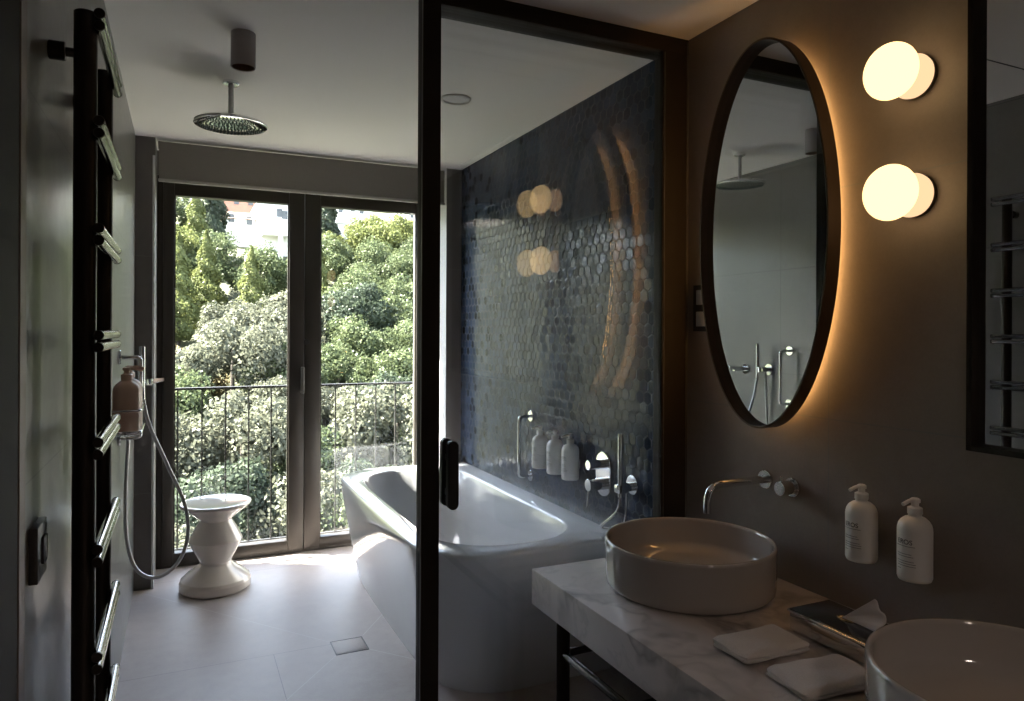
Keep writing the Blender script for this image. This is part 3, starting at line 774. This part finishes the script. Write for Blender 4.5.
def cloth(x0, x1, y0, y1, rot, label, seed):
    z0 = CZ1+.0012; b = BM(); th = .027
    cx, cy = (x0+x1)/2, (y0+y1)/2
    box(b, x0, x1, y0, y1, z0, z0+th)
    bmesh.ops.subdivide_edges(b, edges=b.edges, cuts=17, use_grid_fill=True)
    hx, hy, mid = (x1-x0)/2, (y1-y0)/2, z0+th/2
    for v in b.verts:
        p = v.co.copy(); q = (p.z-mid)/(th/2)
        # rounded rolled sides
        rr = .0125
        ax_ = max(0, abs(p.x-cx)-(hx-rr))/rr; ay_ = max(0, abs(p.y-cy)-(hy-rr))/rr
        k = min(1, math.hypot(ax_, ay_))
        v.co.z = mid+(p.z-mid)*math.sqrt(max(.12, 1-.80*k*k))
        if ax_ > 0 and ay_ > 0:
            sc_ = 1-.16*min(ax_, ay_); v.co.x = cx+math.copysign(hx-rr+rr*ax_*sc_, p.x-cx); v.co.y = cy+math.copysign(hy-rr+rr*ay_*sc_, p.y-cy)
        if k > .6:   # the gap between the folded layers shows on the sides
            g_ = .010*math.exp(-((q+.05)/.16)**2)*(k-.6)/.4
            if ax_ > .5 and p.x > cx or ay_ > .5: v.co.x -= math.copysign(g_, p.x-cx)*(ax_ > .5); v.co.y -= math.copysign(g_, p.y-cy)*(ay_ > .5)
        v.co.x += .0040*noise.noise(Vector((p.x*14, p.y*14, q*.8+seed)))
        v.co.y += .0060*noise.noise(Vector((p.x*14+9, p.y*14, q*.8+seed)))
        if q > 0: v.co.z += .0045*noise.noise(Vector((p.x*20, p.y*20, seed)))*q + .003*(p.x-x0)/(x1-x0)*q
    # the fold joining the layers on the front long edge
    bmesh.ops.rotate(b, verts=b.verts, cent=(cx, cy, 0), matrix=Matrix.Rotation(math.radians(rot), 3, 'Z'))
    o = obj('washcloth', b, m_towel, loc=(cx, cy, CZ1), angle=180)
    ss = o.modifiers.new('s', 'SUBSURF'); ss.levels = 1; ss.render_levels = 2
    tag(o, label, 'washcloth', 'folded washcloths on the worktop')
cloth(1.158, 1.352, 1.228, 1.348, -2, 'folded white washcloth in front of the tissue box, farther of two', 3)
cloth(1.160, 1.362, 1.050, 1.176, -5, 'folded white washcloth beside the near basin, nearer of two', 8)

# ------------------------------------------------------------------ hillside outside
def hillz(x, y):
    pts = [(5, -12.5), (14, -12.5), (22, -11), (40, -3.0), (60, 4.5), (75, 11.0), (90, 17), (130, 30)]
    for (a, za), (c, zc) in zip(pts, pts[1:]):
        if y <= c:
            return za+(zc-za)*max(0, (y-a)/(c-a)) + .8*noise.noise(Vector((x*.08, y*.08, 0)))
    return pts[-1][1]
b = BM()
gx, gy = 50, 50
gv = [[b.verts.new((-50+130*i/gx, 6+124*j/gy, hillz(-50+130*i/gx, 6+124*j/gy))) for i in range(gx+1)] for j in range(gy+1)]
for j in range(gy):
    for i in range(gx): b.faces.new((gv[j][i], gv[j][i+1], gv[j+1][i+1], gv[j+1][i]))
m_ground = simple('hillside_soil', (.05, .055, .025), .95, nz=.5, nscale=.8)
struct('hillside_ground', b, m_ground, smooth=True)

def leaf_mat(name, ca, cb):
    m = bpy.data.materials.new(name); m.use_nodes = True; nt = m.node_tree
    for n in list(nt.nodes): nt.nodes.remove(n)
    out = node(nt, 'ShaderNodeOutputMaterial')
    tc = node(nt, 'ShaderNodeTexCoord').outputs['Object']
    f = node_maprange(nt, noi(nt, tc, 1.4, 4, .7), .35, .65)
    c = mixc(nt, f, tuple(q*1.42+.017 for q in ca), tuple(q*1.42+.017 for q in cb))
    d_ = node(nt, 'ShaderNodeBsdfDiffuse'); tr = node(nt, 'ShaderNodeBsdfTranslucent'); gl = node(nt, 'ShaderNodeBsdfGlossy')
    gl.inputs['Roughness'].default_value = .45; gl.inputs[0].default_value = (.6, .6, .6, 1)
    nt.links.new(c, d_.inputs[0]); nt.links.new(c, tr.inputs[0])
    m1 = node(nt, 'ShaderNodeMixShader'); m1.inputs[0].default_value = .35
    nt.links.new(d_.outputs[0], m1.inputs[1]); nt.links.new(tr.outputs[0], m1.inputs[2])
    m2 = node(nt, 'ShaderNodeMixShader'); m2.inputs[0].default_value = .015
    nt.links.new(m1.outputs[0], m2.inputs[1]); nt.links.new(gl.outputs[0], m2.inputs[2])
    nt.links.new(m2.outputs[0], out.inputs[0]); return m
LM = {'olive': leaf_mat('olive_leaves', (.034, .038, .023), (.068, .070, .046)),
      'green': leaf_mat('green_leaves', (.022, .034, .012), (.050, .062, .022)),
      'bright': leaf_mat('yellow_green_leaves', (.046, .058, .012), (.080, .088, .025)),
      'dark': leaf_mat('dark_green_leaves', (.009, .016, .008), (.022, .032, .015)),
      'rust': leaf_mat('rusty_shrub_leaves', (.060, .045, .018), (.075, .066, .026))}
m_bark = simple('bark', (.06, .05, .04), .9, nz=.3)
def crown(seed, n, rx, rz, size, clumps, kind):
    rnd = random.Random(seed)
    cl = []
    for i in range(clumps):
        th = rnd.uniform(0, 2*PI); ph = math.acos(rnd.uniform(-.6, 1))
        k = rnd.uniform(.55, .95)
        cl.append((Vector((rx*k*math.sin(ph)*math.cos(th), rx*k*math.sin(ph)*math.sin(th), rz*k*math.cos(ph))), rnd.uniform(.22, .40)*rx))
    vs_, fs_ = [], []
    for i in range(n):
        c_, r_ = cl[i % clumps]
        dvec = Vector((rnd.gauss(0, 1), rnd.gauss(0, 1), rnd.gauss(0, 1)+.25)).normalized()
        p = c_+dvec*r_*rnd.uniform(.7, 1.08)
        nrm = (dvec+Vector((rnd.gauss(0, .6), rnd.gauss(0, .6), rnd.gauss(0, .6)))).normalized()
        a = nrm.orthogonal().normalized(); bb = nrm.cross(a)
        ang = rnd.uniform(0, PI); a, bb = a*math.cos(ang)+bb*math.sin(ang), bb*math.cos(ang)-a*math.sin(ang)
        s_ = size*rnd.uniform(.6, 1.25); l_ = s_*rnd.uniform(1.0, 1.7)
        k = len(vs_)
        vs_ += [p-bb*l_*.5, p+a*s_*.45-bb*l_*.05, p+bb*l_*.5, p-a*s_*.45-bb*l_*.05]
        fs_.append((k, k+1, k+2, k+3))
    return vs_, fs_
def conical(seed, n, rx, hgt, size):
    rnd = random.Random(seed); vs_, fs_ = [], []
    for i in range(n):
        t = rnd.uniform(0, 1)**1.2; th = rnd.uniform(0, 2*PI)
        wv = 1+.25*math.sin(t*26+th*2)
        rad = rx*(1-t)**.8*min(1, .35+t*5)*wv*rnd.uniform(.7, 1.05)
        p = Vector((rad*math.cos(th), rad*math.sin(th), hgt*t-hgt*.5))
        nrm = Vector((math.cos(th)+rnd.gauss(0, .5), math.sin(th)+rnd.gauss(0, .5), .3+rnd.gauss(0, .5))).normalized()
        a = nrm.orthogonal().normalized(); bb = nrm.cross(a); s_ = size*rnd.uniform(.6, 1.3)
        k = len(vs_)
        vs_ += [p-bb*s_*.7, p+a*s_*.45, p+bb*s_*.7, p-a*s_*.45]; fs_.append((k, k+1, k+2, k+3))
    return vs_, fs_
PROTO = {}
def proto(name, kind, seed, shape):
    if shape == 'round': vs_, fs_ = crown(seed, 11000, 2.6, 2.3, .155, 38, kind); cz = 3.2; ht = 3.0
    elif shape == 'bush': vs_, fs_ = crown(seed, 7000, 2.0, 1.3, .15, 24, kind); cz = 1.4; ht = 1.2
    else: vs_, fs_ = conical(seed, 8000, 1.1 if name == 'cypress' else 1.9, 8.5, .18); cz = 4.6; ht = 6
    me = bpy.data.meshes.new('foliage'); me.from_pydata([v+Vector((0, 0, cz)) for v in vs_], [], fs_); me.materials.append(LM[kind])
    tm = BM(); lathe(tm, [(.20, -1.2), (.16, .5), (.12, ht*.6), (.05, ht+1.2)], (0, 0, 0), 'Z', 8); tme = bpy.data.meshes.new('trunk'); tm.to_mesh(tme); tm.free(); tme.materials.append(m_bark)
    PROTO[name] = (me, tme)
proto('olive_a', 'olive', 1, 'round'); proto('olive_b', 'olive', 2, 'round')
proto('green_a', 'green', 3, 'round'); proto('green_b', 'green', 4, 'round')
proto('bright_a', 'bright', 5, 'round'); proto('dark_a', 'dark', 6, 'round')
proto('rust_a', 'rust', 7, 'bush'); proto('bright_b', 'bright', 8, 'cone'); proto('cypress', 'dark', 9, 'cone')
TREEINFO = {'olive': ('olive_tree', 'silvery olive green tree'), 'green': ('leafy_tree', 'mid green leafy tree'), 'bright': ('leafy_tree', 'bright yellow-green tree'),
            'dark': ('leafy_tree', 'dark green tree'), 'rust': ('shrub', 'rusty yellow shrub')}
def tree(pname, x, y, sc, zone, rz=0, zs=1, dz=0):
    kind = pname.split('_')[0]
    if pname == 'bright_b': nm, lb = 'slender_tree', 'slender pointed yellow-green tree'
    elif pname == 'cypress': nm, lb = 'cypress_tree', 'narrow dark cypress'
    else: nm, lb = TREEINFO[kind]
    e = bpy.data.objects.new(nm, None); COL.objects.link(e)
    e.location = (x, y, hillz(x, y)+dz); e.scale = (sc, sc, sc*zs); e.rotation_euler.z = rz
    cat = 'shrub' if nm == 'shrub' else 'tree'
    tag(e, lb+' '+zone, cat, lb+'s '+zone)
    for nn, me in zip(('foliage', 'trunk'), PROTO[pname]):
        o = bpy.data.objects.new(nn, me); COL.objects.link(o); o.parent = e
rnd = random.Random(21)
def band(y, x):
    # which kinds grow where (left half: bright on top, olive below; right: green)
    right = (x/y) > .17
    if y > 58: return rnd.choice(['bright_b', 'bright_a', 'green_a'] if not right else ['green_a', 'green_b', 'bright_a'])
    if y > 46: return rnd.choice(['bright_b', 'bright_b', 'bright_a', 'green_b'] if not right else ['green_a', 'green_b', 'olive_a'])
    if y > 38: return rnd.choice(['rust_a', 'olive_b', 'green_a', 'olive_a'] if not right else ['green_a', 'dark_a', 'green_b', 'olive_b'])
    return rnd.choice(['olive_a', 'olive_b', 'olive_a', 'green_b', 'dark_a', 'green_a'] if not right else ['green_a', 'olive_a', 'dark_a', 'green_b', 'green_a'])
def sky_line(u):
    # upper limit of the planting along each line of sight: the houses stand clear of the trees
    pts = [(150, 190), (205, 186), (216, 214), (232, 238), (255, 244), (272, 256), (284, 276), (300, 262), (318, 232), (345, 238), (366, 226), (374, 200), (470, 190)]
    if u <= 150: return 190
    for (a, va), (c, vc) in zip(pts, pts[1:]):
        if u <= c: return va+(vc-va)*(u-a)/(c-a)
    return 190
y = 21.
row = 0
while y < 70:
    step = 3.0 if y < 40 else 3.6
    x = -.10*y-2 + (row % 2)*step*.5
    while x < .44*y+4:
        xx = x+rnd.uniform(-.6, .6); yy = y+rnd.uniform(-1, 1)
        k = band(yy, xx)
        zone = 'low on the hillside outside' if yy < 34 else ('halfway up the hillside outside' if yy < 50 else 'high on the hillside outside')
        s_ = rnd.uniform(.72, 1.05)
        if k == 'rust_a': s_ *= 1.1
        k0 = ((xx/yy)*CT-ST)/((xx/yy)*ST+CT); uu = 512+F*k0; dd = xx*ST+yy*CT
        hh = 8.8 if k in ('bright_b',) else (3.0 if k == 'rust_a' else 5.6)
        lim = sky_line(uu)
        while s_ > .4 and H-(lim-332)*dd/F < hillz(xx, yy)+hh*s_: s_ -= .04
        if s_ > .42: tree(k, xx, yy, s_, zone, rnd.uniform(0, 6.28))
        x += step
    y += 3.3 if y < 40 else 4.4
    row += 1

# houses on top of the hill
m_hw = simple('white_render', (.75, .74, .72), .8, nz=.06, nscale=.5)
m_hp = simple('terracotta_render', (.27, .14, .10), .8, nz=.06, nscale=.5)
m_hg = simple('pale_grey_render', (.5, .5, .5), .8, nz=.06, nscale=.5)
m_hwin = simple('dark_window', (.03, .035, .04), .2)
m_hroof = simple('clay_roof', (.20, .13, .10), .8, nz=.2, nscale=2)
def house(u0, u1, v0, v1, y, dep, m, label, roof='flat', wins=(), balcony=None):
    x0, z1 = P(u0, v0, y); x1, _ = P(u1, v0, y); z0 = min(hillz((x0+x1)/2, y), P(u0, v1, y)[1])-1
    e = empty('house', ((x0+x1)/2, y, z0), label, 'house')
    b = BM(); box(b, x0, x1, y, y+dep, z0, z1); obj('walls', b, m, e, smooth=False)
    b = BM()
    if roof == 'flat': box(b, x0-.15, x1+.15, y-.15, y+dep+.15, z1, z1+.25)
    else:
        rh_ = 1.0
        loft(b, [[(x0-.3, y-.3, z1), (x1+.3, y-.3, z1), (x1+.3, y+dep+.3, z1), (x0-.3, y+dep+.3, z1)], [(x0-.2, y+dep*.45, z1+rh_), (x1+.2, y+dep*.45, z1+rh_), (x1+.2, y+dep*.55, z1+rh_), (x0-.2, y+dep*.55, z1+rh_)]])
    obj('roof', b, m_hroof if roof != 'flat' else m, e, smooth=False)
    for (wu, wv) in wins:
        wx, wz = P(wu, wv, y)
        b = BM(); box(b, wx-.24, wx+.24, y-.06, y+.1, wz-.38, wz+.38); wo = obj('window', b, m_hwin, e, smooth=False)
    if balcony:
        bu0, bu1, bv0, bv1 = balcony
        a0, c1 = P(bu0, bv0, y-1.4); a1, c0 = P(bu1, bv1, y-1.4)
        b = BM(); box(b, a0, a1, y-1.4, y, min(c0, c1), max(c0, c1)); obj('balcony', b, m, e, smooth=False)
        b = BM(); box(b, a1-1.2, a1-.8, y-1.3, y-.9, hillz(a1, y)-1, min(c0, c1)); obj('pillar', b, m, e, smooth=False)
house(222, 262, 219, 262, 70, 6, m_hw, 'white house with small dark windows behind the trees', 'gable', ((231, 219), (249, 222), (258, 226)))
house(216, 266, 186, 214, 78, 7, m_hp, 'terracotta coloured building above the white house', 'flat', ((236, 202), (250, 203)))
house(258, 292, 206, 285, 68, 6, m_hw, 'white villa with a balcony beside the window mullion', 'flat', ((279, 214), (284, 216)), (262, 292, 226, 237))
house(150, 205, 190, 215, 84, 7, m_hg, 'grey house at the upper left of the hillside', 'gable', ((185, 200),))
house(312, 372, 184, 222, 80, 7, m_hw, 'white apartment house in the right-hand pane', 'flat', ((340, 210), (352, 209), (361, 211)))
house(322, 372, 223, 250, 72, 4, m_hg, 'pale grey low building below the white apartments', 'flat', ())
house(404, 446, 186, 226, 80, 6, m_hw, 'cream house at the top right of the hillside', 'gable', ((412, 215),))
for (u, y_, s_, zs) in ((212, 66, 1.0, 1.05), (326, 64, 1.0, .95)):
    x, _ = P(u, 200, y_); tree('cypress', x, y_, s_*1.25, 'beside the '+('terracotta building' if u < 300 else 'white apartments'), 0, zs)
# lamp mast among the trees
x, z = P(246, 257, 52)
b = BM(); cyl(b, (x, 52, 0), .09, hillz(x, 52)-.5, z, 'Z', 12); tag(obj('pole', b, m_hg, loc=(x, 52, hillz(x, 52))), 'thin grey pole rising among the hillside trees', 'pole')

# ------------------------------------------------------------------ light
sd = Vector((2.1, -1, -2.75)).normalized()
L = bpy.data.lights.new('sun', 'SUN'); L.energy = 110; L.angle = .009; L.color = (1, .95, .86)
so = bpy.data.objects.new('sun', L); COL.objects.link(so)
so.rotation_euler = sd.to_track_quat('-Z', 'Y').to_euler(); so.location = (-10, 20, 20)
W = bpy.data.worlds.new('sky'); SC.world = W; W.use_nodes = True; nt = W.node_tree
sky = node(nt, 'ShaderNodeTexSky', sky_type='NISHITA'); sky.sun_disc = False
sky.sun_elevation = math.radians(49.7); sky.sun_rotation = math.atan2(-2.1, 1)
bg = nt.nodes['Background']
hsv = node(nt, 'ShaderNodeHueSaturation'); hsv.inputs['Saturation'].default_value = .55
nt.links.new(sky.outputs[0], hsv.inputs['Color']); nt.links.new(hsv.outputs[0], bg.inputs[0]); bg.inputs[1].default_value = 1.7

# ------------------------------------------------------------------ camera
cam = bpy.data.cameras.new('camera'); cam.sensor_width = 36; cam.lens = 36*F/1024
cam.shift_y = -18.5/1024; cam.clip_start = .02; cam.clip_end = 500
co = bpy.data.objects.new('camera', cam); COL.objects.link(co)
R = Matrix.Rotation(math.radians(-24.9), 4, 'Z') @ Matrix.Rotation(PI/2, 4, 'X') @ Matrix.Rotation(math.radians(.25), 4, 'Z')
co.matrix_world = Matrix.Translation((0, 0, H)) @ R
SC.camera = co
SC.view_settings.view_transform = 'Standard'; SC.view_settings.look = 'None'
SC.view_settings.exposure = .18; SC.view_settings.gamma = 1; SC.view_settings.use_curve_mapping = False
cy = SC.cycles
cy.use_denoising = True; cy.max_bounces = 16; cy.diffuse_bounces = 8; cy.glossy_bounces = 8; cy.transparent_max_bounces = 24
cy.sample_clamp_indirect = 6; cy.caustics_reflective = True; cy.blur_glossy = .1
